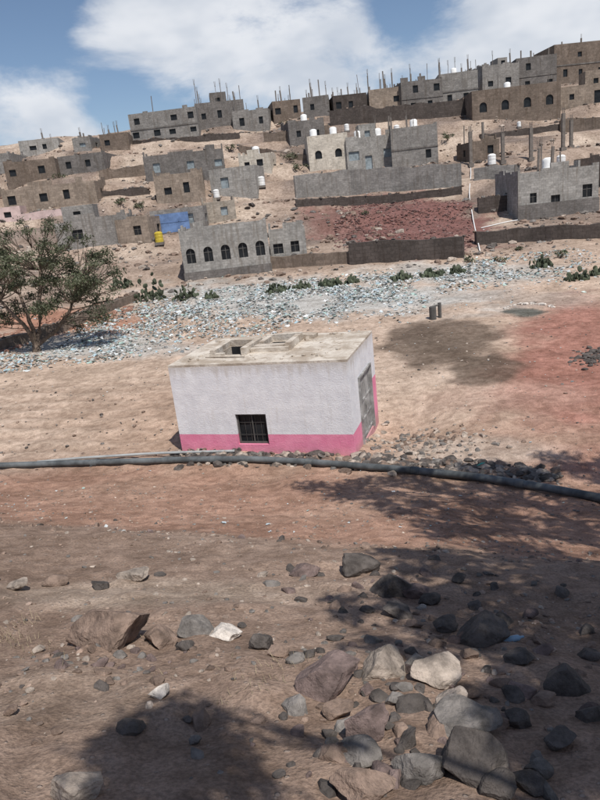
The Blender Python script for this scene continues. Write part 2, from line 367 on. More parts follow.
HS=[
('stone_house',186,272,226,276,dict(dep=8,yaw=3,mat='cement',nwin=5,arch=True,ww=.8,wh=1.3,band=.9,room=False,rag=True)),
('block_house',272,308,230,263,dict(dep=6,mat='cement',nwin=2,ww=1.1,room=False,full=True)),
('concrete_villa',310,350,134,170,dict(dep=9,mat='cream',nwin=2,tanks=2,arch=True,room=False)),
('concrete_villa',348,398,136,170,dict(dep=8,mat='cement',nwin=3,poles=6,tanks=2,ww=1.3,room=True,full=True)),
('concrete_villa',393,438,126,166,dict(dep=9,yaw=-8,mat='grey',nwin=2,storeys=2,tanks=1,poles=4,ww=.9,room=False)),
('block_house',519,597,169,216,dict(dep=9,yaw=-4,mat='cement',nwin=3,ww=.9,band=1.6,arch=False,tanks=1,poles=5,room=False)),
('block_house',212,258,167,197,dict(dep=7,yaw=-9,mat='cement',nwin=2,room=False)),
('block_house',158,206,173,203,dict(dep=7,yaw=5,mat='tan',nwin=2,room=False,full=True)),
('block_house',147,226,152,178,dict(dep=8,yaw=4,mat='grey2',nwin=4,room=False)),
('block_house',240,272,154,172,dict(dep=6,yaw=-8,mat='cream',nwin=2,tanks=1,room=False)),
('blue_gate_house',153,206,208,232,dict(dep=5,mat='grey',nwin=1,ww=2.2,wh=1.6,room=False)),
('block_house',205,237,201,222,dict(dep=5,yaw=7,mat='beige',nwin=1,room=False)),
('ruined_house',60,132,219,246,dict(dep=7,yaw=6,mat='grey',nwin=2,ww=1.3,rag=True)),
('ruined_house',118,152,218,243,dict(dep=6,yaw=-10,mat='tan',nwin=1,rag=True)),
('stone_house',6,98,185,208,dict(dep=7,yaw=2,mat='tan',nwin=4,ww=1,rag=True)),
('stone_house',8,58,160,181,dict(dep=8,yaw=4,mat='brown',nwin=2,room=False)),
('stone_house',60,106,154,173,dict(dep=8,yaw=-3,mat='grey2',nwin=2,ww=1.1,room=False)),
('block_house',132,200,110,140,dict(dep=9,yaw=-4,mat='grey',nwin=4,storeys=2,poles=3,room=False)),
('block_house',198,246,101,126,dict(dep=8,yaw=6,mat='grey2',nwin=3,storeys=1,poles=13,plen=3.4,room=True)),
('block_house',234,270,110,132,dict(dep=7,yaw=-10,mat='grey',nwin=2,poles=3,room=False)),
('block_house',22,60,139,154,dict(dep=7,yaw=8,mat='cement',nwin=2,poles=2,room=False)),
('block_house',74,92,137,151,dict(dep=6,yaw=-5,mat='grey',nwin=1,poles=3,room=False)),
('block_house',102,130,133,150,dict(dep=7,yaw=5,mat='brown',nwin=2,poles=7,room=False)),
('block_house',274,302,100,120,dict(dep=7,yaw=7,mat='brown',nwin=2,poles=8,plen=3)),
('block_house',304,330,96,116,dict(dep=6,yaw=-6,mat='grey2',nwin=1,poles=9,plen=3.2)),
('block_house',334,368,94,114,dict(dep=7,yaw=3,mat='dark',nwin=3,poles=14,plen=3.4)),
('block_house',290,326,120,144,dict(dep=7,yaw=9,mat='grey2',nwin=2,tanks=1,room=False)),
('block_house',370,402,88,110,dict(dep=7,yaw=-4,mat='tan',nwin=2,poles=11,plen=3.4)),
('block_house',402,444,80,112,dict(dep=8,yaw=5,mat='grey2',nwin=2,storeys=2,poles=12,plen=3,room=False)),
('block_house',440,478,72,106,dict(dep=8,yaw=-6,mat='grey',nwin=2,storeys=2,poles=8,tanks=1,room=False)),
('stone_house',473,560,86,120,dict(dep=10,yaw=-3,mat='brown',nwin=4,storeys=1,ww=1.2,wh=1.5,tanks=1,poles=4,room=False,arch=True)),
('block_house',482,520,64,88,dict(dep=8,yaw=6,mat='grey',nwin=2,poles=3,room=True,ymax=134)),
('block_house',517,556,56,86,dict(dep=8,yaw=-5,mat='grey2',nwin=2,storeys=2,poles=5,room=False,ymax=136)),
('block_house',553,612,42,82,dict(dep=9,yaw=4,mat='brown',nwin=3,storeys=2,poles=3,room=False,ymax=139)),
('block_house',-40,14,155,182,dict(dep=8,mat='grey',nwin=2)),
('block_house',558,620,84,104,dict(dep=7,yaw=-7,mat='tan',nwin=2,ymax=126)),
('block_house',610,690,150,190,dict(dep=9,mat='tan',nwin=3)),
('block_house',-110,-20,190,220,dict(dep=9,mat='tan',nwin=3)),
('block_house',472,500,140,160,dict(dep=6,yaw=5,mat='brown',nwin=1,poles=4,plen=3.5,room=False)),
('painted_house',-8,22,207,222,dict(dep=4,yaw=5,mat='pinkish',nwin=1,room=False)),
]
for nm,ul,ur,vt,vb,kw in HS:
    E,Wd,H,Cn=house(nm,ul,ur,vt,vb,**kw)
    if nm=='blue_gate_house':
        q=MB(); q.box((-Wd*.1,-.05,H*.42),(Wd*.62,.08,H*.8)); q.box((Wd*.02,-.1,H*.4),(.08,.04,H*.78)); q.box((-Wd*.1,-.1,H*.45),(Wd*.6,.04,.08)); q.obj('blue_gate',[M['blue']],E)
# ------------------------------------------------------------------ draped walls
WT_=[]
def wallm(name,pts,hpx,mat,th=.5,rough=.25,n=14):
    P=[]
    for i in range(len(pts)-1):
        for j in range(n):
            t=j/n; P.append(hit(pts[i][0]*(1-t)+pts[i+1][0]*t,pts[i][1]*(1-t)+pts[i+1][1]*t))
    P.append(hit(*pts[-1]))
    for _ in range(3):
        Q=[p.copy() for p in P]
        for i in range(1,len(P)-1): P[i]=(Q[i-1]+Q[i]*2+Q[i+1])/4
    R=[P[0]]
    for i in range(1,len(P)):
        L=(P[i]-P[i-1]).length; m=max(1,int(L/.7))
        for j in range(1,m+1): R.append(P[i-1].lerp(P[i],j/m))
    mb=MB(); n_=len(R); hs=[]; cur=0
    for i,p in enumerate(R):
        h=hpx/F*depth_of(p); cur=cur*.75+random.gauss(0,rough*.35)*h; hs.append(max(.3,h+cur+random.gauss(0,.06)*min(1,h)))
    for i,p in enumerate(R):
        d=R[min(i+1,n_-1)]-R[max(i-1,0)]; nrm=Vector((-d.y,d.x,0)).normalized()*th/2
        for q,z in ((-nrm*1.25,-1.5),(-nrm,hs[i]),(nrm,hs[i]),(nrm*1.25,-1.5)):
            jt=random.gauss(0,.03)
            mb.v.append((p.x+q.x+jt,p.y+q.y+jt,p.z+z))
        if hpx<14 or mat=='dark':
            WT_.append((p.x,p.y,p.z+hs[i]))
    for i in range(n_-1):
        for j in range(3): mb.f.append((i*4+j,i*4+4+j,i*4+5+j,i*4+1+j)); mb.m.append(0)
    mb.f.append((0,1,2,3)); mb.m.append(0); e=(n_-1)*4; mb.f.append((e+3,e+2,e+1,e)); mb.m.append(0)
    return mb.obj(name,[M[mat]])
wallm('stone_retaining_wall',[(350,264),(464,257)],21,'dark',.6,.08,8)
wallm('compound_wall',[(296,199),(380,192),(462,186)],22,'grey',.3,.05,3)
wallm('stone_retaining_wall',[(476,244),(540,240),(610,237)],13,'dark',.6,.12,6)
wallm('compound_wall',[(474,180),(520,176)],12,'grey',.3,.05,4)
wallm('stone_retaining_wall',[(330,124),(400,118),(470,112)],12,'dark',.6,.15,6)
wallm('stone_retaining_wall',[(265,142),(330,136)],9,'brown',.6,.2,6)
wallm('stone_retaining_wall',[(270,268),(352,263)],11,'brown',.6,.15,6)
wallm('dry_stone_wall',[(-20,356),(60,332),(135,300)],9,'brown',.7,.3,12)
wallm('dry_stone_wall',[(100,178),(150,172)],7,'brown',.6,.3,6)
wallm('stone_retaining_wall',[(478,212),(520,207)],14,'dark',.6,.2,6)
wallm('dry_stone_wall',[(560,132),(610,128)],10,'brown',.6,.2,6)
wallm('dry_stone_wall',[(22,219),(62,213)],5,'pinkish',.5,.3,6)
wallm('dry_stone_wall',[(60,200),(150,193)],5,'dark',.5,.3,6)
wallm('dry_stone_wall',[(480,138),(600,124)],4,'dark',.5,.3,6)
wallm('dry_stone_wall',[(240,150),(310,160)],4,'brown',.5,.3,6)
wallm('dry_stone_wall',[(110,146),(240,137)],4,'dark',.5,.3,6)
wallm('stone_retaining_wall',[(296,206),(400,200),(462,193)],6,'dark',.5,.2,6)
for u,vb,h in ((471,166,32),(503,163,28),(531,160,30),(563,150,34),(571,148,26)):
    P=hit(u,vb); d=depth_of(P); q=MB(); H=h/F*d; q.box((0,0,H/2-.4),(.4,.4,H+.8)); q.box((0,0,.1),(.7,.7,.5))
    for a in (-.1,.1):
        for b_ in (-.1,.1): q.tube([(a,b_,H),(a*1.3,b_*1.3,H+.7)],.03,4)
    o=q.obj('concrete_column',[M['pole']]); o.location=P
for u,v,s,mt in ((492,166,.9,'tank'),(262,187,.8,'tank'),(217,199,.7,'tank'),(561,168,.9,'tank'),(160,244,.75,'yellow'),(397,134,.8,'tank'),(347,132,.7,'tank'),(519,128,.5,'tank')):
    P=hit(u,v); q=MB(); q.box((0,0,.05),(1.3*s,1.3*s,.3),1); tank_into(q,0,0,.2,.6*s,1.5*s); o=q.obj('water_tank',[M[mt],M['pole']],None,False); o.location=P
# ------------------------------------------------------------------ hut
hm,k,b=newmat('hut_paint'); tcn=k.n('ShaderNodeTexCoord'); oc=tcn.outputs['Object']; sp=k.n('ShaderNodeSeparateXYZ'); k.l(oc,sp.inputs[0])
nn=k.noise(oc,2.0,5,.65); mp3=k.n('ShaderNodeMapping'); mp3.inputs['Scale'].default_value=(4,4,.35); k.l(oc,mp3.inputs[0]); dr=k.noise(mp3.outputs[0],1.5,4,.65); fn=k.noise(oc,22,4,.7)
wh=k.mix(k.ramp(nn,.3,.7),(.68,.68,.71),(.79,.79,.81)); wh=k.mix(k.ramp(dr,.54,.76,0,.34),wh,(.50,.45,.40))
top=k.ramp(k.m('ADD',sp.outputs[2],k.m('MULTIPLY',dr,.9)),2.70,3.1,0,.6); wh=k.mix(top,wh,(.48,.43,.38))
pk=k.mix(k.ramp(nn,.3,.7),(.72,.215,.345),(.80,.29,.42)); pk=k.mix(k.ramp(fn,.5,.8,0,.5),pk,(.58,.38,.38))
dado=k.m('ADD',.45,k.m('MULTIPLY',k.ramp(sp.outputs[1],3.0,3.12),.75))
mask=k.m('LESS_THAN',sp.outputs[2],k.m('ADD',dado,k.m('MULTIPLY',k.m('SUBTRACT',fn,.5),.05)))
cc=k.mix(mask,wh,pk)
dirt=k.ramp(k.m('ADD',sp.outputs[2],k.m('MULTIPLY',nn,.5)),-.1,.38,.65,0); cc=k.mix(dirt,cc,(.40,.29,.24))
k.l(cc,b.inputs['Base Color']); b.inputs['Roughness'].default_value=.85; setbump(k,b,k.m('ADD',fn,k.m('MULTIPLY',nn,2)),.45,.025)
rm,k,b=newmat('hut_roof_concrete'); g=k.n('ShaderNodeTexCoord').outputs['Object']
n1_=k.noise(g,1.1,5,.7,.5); n2_=k.noise(g,9,4,.7)
c=k.mix(k.ramp(n1_,.38,.62),(.36,.30,.24),(.60,.545,.475)); c=k.mix(k.ramp(n2_,.5,.8,0,.7),c,(.25,.20,.16)); k.l(c,b.inputs['Base Color']); b.inputs['Roughness'].default_value=.95; setbump(k,b,n2_,.7,.04)
HE=bpy.data.objects.new('white_pink_hut',None); S.collection.objects.link(HE); HE.location=(-1.245,18.64,0); HE.rotation_euler=(0,0,math.radians(-18.6))
Wd,D,H=5.65,3.8,2.63
mb=MB(); pn=MB(); dn=MB()
f=lambda s,z,q:(s-Wd/2,q,z); rt=lambda s,z,q:(Wd/2-q,s,z); lf=lambda s,z,q:(-Wd/2+q,D-s,z); bk=lambda s,z,q:(Wd/2-s,D-q,z)
panel(mb,pn,Wd,-1.6,H,[(2.0,3.0,.12,1.10,False)],f,.16,0,False)
panel(mb,dn,D,-1.6,H,[(1.15,2.95,-.35,1.82,False)],rt,.10,0,False)
panel(mb,pn,D,-1.6,H,[],lf); panel(mb,pn,Wd,-1.6,H,[],bk)
mb.obj('walls',[hm],HE); pn.obj('window_opening',[M['glass'],M['frame']],HE)
wf=MB()
for s in (2.03,2.97): wf.box((s-Wd/2,.10,.61),(.055,.04,.97))
for z in (.15,1.07): wf.box((2.5-Wd/2,.10,z),(.88,.04,.055))
wf.box((2.5-Wd/2,.115,.61),(.03,.03,.86))
for i in range(1,5): wf.box((2.06+.88*i/5-Wd/2,.135,.61),(.008,.010,.86))
for z in (.4,.8): wf.box((2.5-Wd/2,.125,z),(.86,.008,.010))
wf.obj('window_grille',[M['frame']],HE)
db=MB(); x=Wd/2-.06
for a,e in ((1.19,2.04),(2.06,2.91)):
    db.box((x,(a+e)/2,.73),(.05,e-a,2.12)); 
    for z in (-.2,.35,.95,1.65): db.box((x+.035,(a+e)/2,z),(.03,e-a-.06,.06))
    for yy in (a+.05,(a+e)/2,e-.05): db.box((x+.034,yy,.73),(.026,.05,2.0))
db.box((Wd/2+.01,1.17,.73),(.1,.06,2.2)); db.box((Wd/2+.01,2.93,.73),(.1,.06,2.2)); db.box((Wd/2+.01,2.05,1.80),(.1,1.7,.06)); db.box((x+.07,2.0,.8),(.06,.05,.2))
db.obj('metal_door',[M['door']],HE)
rb=MB(); rp=MB()
fr=lambda s,z,q:(s-Wd/2,z,H+.07-q)
panel(rb,rp,Wd,0,D,[(1.15,2.05,1.15,2.35,False),(2.5,3.3,1.95,2.75,False)],fr,.9,0,False)
rp.poly([(1.151-Wd/2,2.345,H-.82),(2.049-Wd/2,2.345,H-.82),(2.049-Wd/2,2.345,H+.05),(1.151-Wd/2,2.345,H+.05)])  # dark sheets over the sunlit hatch back walls, shade painted into the hollow
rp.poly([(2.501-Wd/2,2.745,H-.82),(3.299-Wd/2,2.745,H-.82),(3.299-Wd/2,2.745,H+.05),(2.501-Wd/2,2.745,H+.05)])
for a,e in (((-Wd/2,0),(Wd/2,0)),((Wd/2,0),(Wd/2,D)),((Wd/2,D),(-Wd/2,D)),((-Wd/2,D),(-Wd/2,0))):
    rb.poly([(*a,H),(*e,H),(*e,H+.07),(*a,H+.07)])
def rbx(x0,x1,y0,y1,z1,rot=None,z0=0): rb.box(((x0+x1)/2-Wd/2,(y0+y1)/2,H+.07+z0+(z1)/2-.005),(x1-x0,y1-y0,z1),0,rot)
RZ=lambda a,b2=0: Matrix.Rotation(a,3,'Z')@Matrix.Rotation(b2,3,'Y')
rbx(.96,1.14,1.05,2.5,.18,RZ(.02)); rbx(2.06,2.24,1.0,2.45,.24,RZ(-.02)); rbx(1.14,2.06,2.36,2.52,.20,RZ(.01,.03)); rbx(1.15,1.45,1.0,1.14,.08)
rbx(2.25,3.5,1.3,1.46,.14,RZ(.015)); rbx(3.34,3.52,1.47,2.75,.24,RZ(.03)); rbx(2.25,3.5,2.8,2.96,.24,RZ(0,-.03)); rbx(2.3,2.48,1.95,2.8,.2)
rbx(2.3,3.3,1.48,1.90,.10,Matrix.Rotation(-.08,3,'X'),.06); rbx(1.0,1.75,2.6,2.95,.12,RZ(.15))
rbx(2.7,3.9,3.0,3.4,.14,RZ(-.12,.05),.02)
rb.tube([(.9-Wd/2,.85,H+.1),(2.3-Wd/2,.65,H+.12)],.03,6)
for i in range(70):
    r=random.uniform(.02,.08); xx,yy=random.uniform(.2,5.3),random.uniform(.3,3.6)
    if 1<xx<3.4 and 1<yy<2.9: continue
    rb.box((xx-Wd/2,yy,H+.07+r*.3),(r*2,r*1.4,r),0,Matrix.Rotation(random.uniform(0,3),3,'Z')@Matrix.Rotation(random.uniform(-.4,.4),3,'X'))
rb.obj('roof_slab',[rm],HE); rp.obj('roof_hatch_painted_shade',[M['glass']],HE)
# ------------------------------------------------------------------ pipes
def drape(pts,n=10,lift=.08):
    P=[]
    for i in range(len(pts)-1):
        for j in range(n):
            t=j/n; P.append(hit(pts[i][0]*(1-t)+pts[i+1][0]*t,pts[i][1]*(1-t)+pts[i+1][1]*t)+Vector((0,0,lift)))
    P.append(hit(*pts[-1])+Vector((0,0,lift)))
    for _ in range(4):
        Q=[p.copy() for p in P]
        for i in range(1,len(P)-1): P[i]=(Q[i-1]+Q[i]*2+Q[i+1])/4
    return P
M['pipe']=plain('pipe_plastic',(.10,.11,.115),.5,.45,1.5,bump=.1); M['pipe2']=plain('grey_pipe',(.30,.31,.31),.5,.25,2)
P=drape([(-60,470),(0,469),(60,467),(130,465),(200,463),(260,463),(310,466),(370,471),(430,476),(490,483),(550,493),(600,503),(680,523)],8,.12)
q=MB(); q.tube(P,.095,14)
for i in range(6,len(P)-6,14):
    d=(P[i+1]-P[i]).normalized(); q.tube([P[i]-d*.10,P[i]+d*.10],.108,14)
q.obj('water_pipe',[M['pipe']],None,True)
q=MB(); q.tube(drape([(38,465),(80,461),(160,456),(235,454)],8,.1),.045,10); q.obj('thin_pipe',[M['pipe2']],None,True)
q=MB(); q.tube(drape([(470,150),(471,175),(469,195),(474,225),(480,252)],8,.1),.055,6); q.obj('white_hose',[M['tank']],None,True)
q=MB(); q.tube(drape([(481,229),(510,222),(545,218),(558,214),(555,203)],8,.1),.05,6); q.obj('white_hose',[M['tank']],None,True)
# ------------------------------------------------------------------ rocks
import bmesh
def rockproto(sub,seed,cuts=9,amp=.12,lo_=.38,hi_=.78):
    r=random.Random(seed); bm=bmesh.new(); bmesh.ops.create_icosphere(bm,subdivisions=sub,radius=1)
    pl=[]
    for i in range(cuts):
        n=Vector((r.gauss(0,1),r.gauss(0,1),r.gauss(0,1))).normalized(); pl.append((n,r.uniform(lo_,hi_)))
    off=Vector((seed*3.1,seed*1.7,0))
    for v in bm.verts:
        for n,d in pl:
            e=v.co.dot(n)-d
            if e>0: v.co-=n*e*.97
        dirn=v.co.normalized()
        v.co+=dirn*(noise.noise(v.co*1.6+off)*amp+noise.noise(v.co*5+off)*amp*.35+noise.noise(v.co*13+off)*amp*.15)
    V=np.array([v.co[:] for v in bm.verts]); Fc=np.array([[v.index for v in f_.verts] for f_ in bm.faces]); bm.free()
    V=V-(V.max(0)+V.min(0))/2; ext=np.abs(V).max(0); V=V/ext
    return V,Fc
M['rock']=attrmat('rock_stone',.9,6,.45,.9,.03,det=6)
def scatter(name,protos,items,mat,smooth=False):
    VS=[];FS=[];CS=[];n=0
    for i,(p,s,r,c) in enumerate(items):
        V,Fc=protos[i%len(protos)]; R=np.array((Matrix.Rotation(r[2],3,'Z')@Matrix.Rotation(r[0],3,'X')@Matrix.Rotation(r[1],3,'Y')))
        v=(V*np.array(s))@R.T+np.array(p); VS.append(v); FS.append(Fc+n); n+=len(v); CS.append(np.tile(np.array(c),(len(v),1)))
    return fastmesh(name,np.concatenate(VS),np.concatenate(FS),np.concatenate(CS),smooth,[mat])
def tint(c,a,b_):
    f_=random.uniform(a,b_); return tuple(q*f_ for q in c)
BR=(.20,.145,.115); GY=(.165,.150,.138); DK=(.092,.080,.073); PL=(.34,.285,.24); WT=(.55,.50,.45); PU=(.155,.115,.105)
RK=[(103,632,80,60,BR),(200,630,38,24,GY),(225,634,32,17,WT),(160,640,34,26,BR),(185,647,18,14,DK),(133,578,32,16,PL),(55,581,26,13,BR),(100,586,18,10,DK),(17,586,22,12,PL),
(263,643,26,26,DK),(279,653,22,18,BR),(296,660,20,14,GY),(305,571,30,16,PU),(362,568,38,26,DK),(391,585,42,36,DK),(330,680,68,46,PU),(368,726,46,52,PU),(383,668,54,30,PL),(482,632,52,40,DK),
(437,675,54,30,PL),(466,722,66,38,GY),(474,762,66,58,DK),(421,771,54,36,GY),(360,756,48,28,GY),(366,786,66,42,BR),(76,790,50,34,PL),(159,695,22,12,WT),(570,684,48,36,DK),(452,700,34,16,PL),
(340,711,32,24,BR),(195,741,14,12,GY),(10,710,14,10,BR),(57,732,12,8,BR),(66,666,16,12,GY),(100,664,18,13,PU),(37,742,12,8,BR),(448,626,26,20,DK),(415,592,28,20,PU),(400,612,30,18,DK),(520,660,30,20,DK),
(545,650,22,16,PU),(120,655,14,10,GY),(38,650,12,8,PL),(262,575,12,7,PL),(188,720,10,8,DK),(590,655,22,16,DK),(500,790,40,34,DK),(545,700,26,16,BR),(345,590,16,11,BR),(433,560,15,10,DK),(460,580,15,11,DK),(160,575,12,6,DK),(210,668,9,6,BR),(240,660,8,6,GY),(220,775,10,8,GY),(30,690,9,7,PL),
(430,600,22,16,DK),(505,620,20,14,DK),(530,615,18,12,PU),(415,625,18,14,BR),(310,655,16,12,DK),(395,700,20,14,GY),(410,735,22,16,DK),(520,720,26,18,DK),(560,740,30,22,DK),(540,770,28,22,GY),(590,715,26,20,DK),(470,655,18,12,BR),(350,655,14,10,GY),(330,735,16,12,DK)]
RS=random.Random(3)
for i,(u,v,w_,h_,c) in enumerate(RK):
    P=hit(u,v+h_*.25); d=depth_of(P); Wr=w_/F*d; Hr=min(max(.36*Wr,h_/w_*Wr*.8),.85*Wr)
    V,Fc=rockproto(4 if w_>28 else 3,i+11,11,.11,.42,.8)
    it=[(tuple(P+Vector((0,.12*Wr,Hr*.26))),(Wr*.52,Wr*.40,Hr*.55),(RS.uniform(-.25,.25),RS.uniform(-.3,.3),RS.uniform(-.4,.4)),tint(c,.85,1.15))]
    scatter('rock',[(V,Fc)],it,M['rock'],False)
small=[rockproto(2,s+100,8,.15) for s in range(10)]; tiny=[rockproto(1,s+200,4,.15) for s in range(8)]
def pal(): return tint(random.choice([BR,BR,GY,DK,PL,PU,BR]),.75,1.25)
def put(x,y,s,flat=.6,c=None,lift=.15):
    return ((x,y,hgt(x,y)+s*flat*lift),(s,s*random.uniform(.6,1),s*flat*random.uniform(.7,1.1)),(random.uniform(-.3,.3),random.uniform(-.3,.3),random.uniform(0,6.3)),c or pal())
it=[]
for i in range(13000):
    y=2.5+14*random.random()**.8; x=random.uniform(-.75,.75)*(y+3); s=.008+.034*random.random()**3
    if noise.noise(Vector((x*.5,y*.5,7)))+random.uniform(-.5,.5)<-.05: continue
    it.append(put(x,y,s,c=tint(random.choice([BR,BR,(.24,.18,.145),GY,PL]),.85,1.3)))
scatter('gravel',tiny,it,M['rock'])
it=[]
for i in range(170):
    x=random.uniform(-9,9); y=9.3-.36*x+random.gauss(0,.5); it.append(put(x,y,.02+.07*random.random()**2.3))
for i in range(240):
    P=hit(random.gauss(420,80),random.uniform(565,795)); it.append(put(P.x,P.y,.025+.09*random.random()**2,c=tint(random.choice([DK,DK,BR,GY,PU]),.8,1.2)))
for i in range(90):
    P=hit(random.gauss(130,70),random.gauss(650,30)); it.append(put(P.x,P.y,.02+.05*random.random()**2.2))
scatter('loose_stones',small,it,M['rock'])
it=[]
for i in range(850):
    u=random.uniform(165,560); P=hit(u,457+max(0,u-400)*.1+random.gauss(0,4.5)+(6 if u>330 else 0)); it.append(put(P.x,P.y,.05+.16*random.random()**2,c=tint(random.choice([BR,PL,GY,DK,DK]),.7,1.15)))
for i in range(320):
    P=hit(random.gauss(425,34),random.gauss(444,8)); it.append(put(P.x,P.y,.03+.12*random.random()**2.4,c=tint(random.choice([BR,PL,PL,GY]),.8,1.15)))
scatter('rubble',small,it,M['rock'])
it=[]
for i in range(3200):
    y=random.uniform(17,52); x=random.uniform(-.7,.7)*(y+4); it.append(put(x,y,.02+.06*random.random()**3.5,c=tint(random.choice([BR,PL,DK,GY]),.9,1.3)))
scatter('field_stones',tiny,it,M['rock'])
it=[]
for i in range(11000):
    y=random.uniform(54,140); x=random.uniform(-.72,.72)*y
    if noise.noise(Vector((x*.09,y*.09,2)))+random.uniform(-.3,.3)<0: continue
    it.append(put(x,y,.10+.42*random.random()**3.6,c=tint(random.choice([BR,GY,PL,DK,BR]),.8,1.35)))
for i in range(2600):
    P=(random.uniform(335,472),random.uniform(200,248)); P=hit(*P); it.append(put(P.x,P.y,.05+.18*random.random()**3,c=tint([(.18,.095,.085),(.13,.08,.073),(.21,.13,.115)][i%3],.7,1.2)))
for i in range(500):
    t=random.random(); u=-20+155*t; P=hit(u,352-50*t+random.uniform(-10,8)); it.append(put(P.x,P.y,.08+.22*random.random()**2,c=tint((.30,.17,.125),.7,1.15)))
for x,y in APR: it.append(put(x,y,.08+.3*random.random()**3,c=tint(random.choice([BR,GY,PL,GY]),.8,1.3)))
for x,y,z in WT_:
    if random.random()<.7: s=random.uniform(.12,.3); it.append(((x+random.gauss(0,.1),y+random.gauss(0,.1),z),(s,s*.8,s*.7),(random.uniform(-.3,.3),random.uniform(-.3,.3),random.uniform(0,6.3)),tint(random.choice([DK,BR,GY]),.8,1.3)))
scatter('hillside_rocks',tiny,it,M['rock'])
# ------------------------------------------------------------------ litter
M['litter']=attrmat('litter_plastic',.45,8,0,0,spec=.5)
def crumple(seed):
    r=random.Random(seed); n=3; V=[];Fq=[]
    for i in range(n):
        for j in range(n): V.append((i-1+r.uniform(-.35,.35),j-1+r.uniform(-.35,.35),r.uniform(-.1,.7)))
    for i in range(n-1):
        for j in range(n-1): Fq.append((i*n+j,i*n+j+1,(i+1)*n+j+1,(i+1)*n+j))
    return np.array(V),np.array(Fq)
crs=[crumple(i) for i in range(10)]
poly=[(-30,362),(60,343),(110,322),(150,302),(200,291),(330,279),(440,266),(590,252),(590,264),(500,276),(420,292),(360,308),(300,320),(240,330),(160,343),(60,368),(-30,376)]
wp=[hit(*p) for p in poly]
def inpoly(wp,x,y):
    c=False; j=len(wp)-1
    for i in range(len(wp)):
        if (wp[i].y>y)!=(wp[j].y>y) and x<(wp[j].x-wp[i].x)*(y-wp[i].y)/(wp[j].y-wp[i].y)+wp[i].x: c=not c
        j=i
    return c
LC=[(.55,.58,.58)]*4+[(.41,.43,.41)]*2+[(.43,.50,.54),(.33,.45,.50),(.34,.46,.42),(.38,.48,.44),(.44,.41,.37),(.28,.27,.24),(.17,.18,.18),(.70,.71,.71)]
it=[]; x0=min(p.x for p in wp); x1=max(p.x for p in wp); y0=min(p.y for p in wp); y1=max(p.y for p in wp)
tries=0
while len(it)<20000 and tries<260000:
    tries+=1; x=random.uniform(x0,x1); y=random.uniform(y0,y1)
    if not inpoly(wp,x+random.gauss(0,1.8),y+random.gauss(0,2.8)): continue
    if noise.noise(Vector((x*.35,y*.25,1)))+.3*noise.noise(Vector((x*1.2,y*1.2,1)))+random.uniform(-.35,.45)<0: continue
    s=.03+.11*random.random()**2.5; c=random.choice(LC); it.append(((x,y,hgt(x,y)+.02),(s,s*random.uniform(.4,1),s*.6),(random.uniform(-.5,.5),random.uniform(-.5,.5),random.uniform(0,6.3)),tint(c,.75,1.1)))
for i in range(700):
    y=random.uniform(10,55) if i%3 else random.uniform(55,110); x=random.uniform(-.6,.6)*y; s=.012+.035*random.random()**2+(.06 if y>50 else 0); it.append(((x,y,hgt(x,y)+.015),(s,s*.7,s*.7),(random.uniform(-.4,.4),0,random.uniform(0,6.3)),random.choice(LC)))
scatter('litter',crs,it,M['litter'])
q=MB()
P=hit(433,319); q.tube([P-Vector((0,0,.2)),P+Vector((0,0,.7))],.2,12); q.tube([P+Vector((.45,.2,-.2)),P+Vector((.45,.2,.85))],.1,10); q.tube([P+Vector((-.1,0,.69)),P+Vector((.45,.2,.75))],.05,8)
q.obj('well_standpipe',[M['frame']])
it=[]
for i in range(26):
    a=random.uniform(.2,3.3); P=hit(530+24*math.cos(a),309-5*math.sin(a)); it.append(put(P.x,P.y,.08+.12*random.random(),c=WT))
for i in range(150):
    P=hit(random.gauss(594,10),random.gauss(357,4)); it.append(put(P.x,P.y,.04+.12*random.random()**2,c=tint(DK,.7,1.4)))
scatter('debris_heap',tiny,it,M['rock'])
for u,v,c,s in ((481,467,(.05,.32,.25),1.0),(514,642,(.25,.38,.5),.6)):
    P=hit(u,v); m=plain('bottle_plastic',c,.25,.1,2,bump=0); q=MB(); q.tube([(-.17*s,0,0),(-.16*s,0,0),(-.02*s,0,.0),(.07*s,0,.0),(.1*s,0,.0),(.15*s,0,.0)],[.03*s,.05*s,.05*s,.045*s,.02*s,.018*s],12); o=q.obj('plastic_bottle',[m],None,True); o.location=P+Vector((0,0,.06*s)); o.rotation_euler=(0,-.1,random.uniform(0,2))
# ------------------------------------------------------------------ vegetation
M['leaf']=attrmat('leaf',.6,2,0,0,trans=True); M['bark']=plain('bark',(.15,.115,.09),.95,.35,6,bump=.8,bd=.03)
M['cactus']=attrmat('cactus_skin',.6,3,.2,0)
def leaves(clumps,nper,size,cols,name,parent):
    V=[];Cc=[]
    for (c,r,fl) in clumps:
        n=int(nper*r*r)
        dirs=rng.normal(size=(n,3)); dirs/=np.linalg.norm(dirs,axis=1)[:,None]; rr=r*rng.random(n)**.45
        p=np.array(c)+dirs*rr[:,None]*np.array((1,1,fl))*(1+.25*rng.normal(size=(n,1)))
        a=rng.normal(size=(n,3)); a/=np.linalg.norm(a,axis=1)[:,None]; bq=np.cross(a,rng.normal(size=(n,3))); bq/=np.linalg.norm(bq,axis=1)[:,None]
        s=size*(.6+.8*rng.random(n))[:,None]
        q=np.stack([p-a*s,p+bq*s*.35,p+a*s,p-bq*s*.35],1); V.append(q.reshape(-1,3))
        base=np.array(cols)[rng.integers(0,len(cols),n)]*(.7+.6*rng.random((n,1)))*random.uniform(.75,1.25)
        Cc.append(np.repeat(base,4,0))
    V=np.concatenate(V); Cc=np.concatenate(Cc); Fq=np.arange(len(V)).reshape(-1,4)
    o=fastmesh(name,V,Fq,Cc,False,[M['leaf']]); o.parent=parent; return o
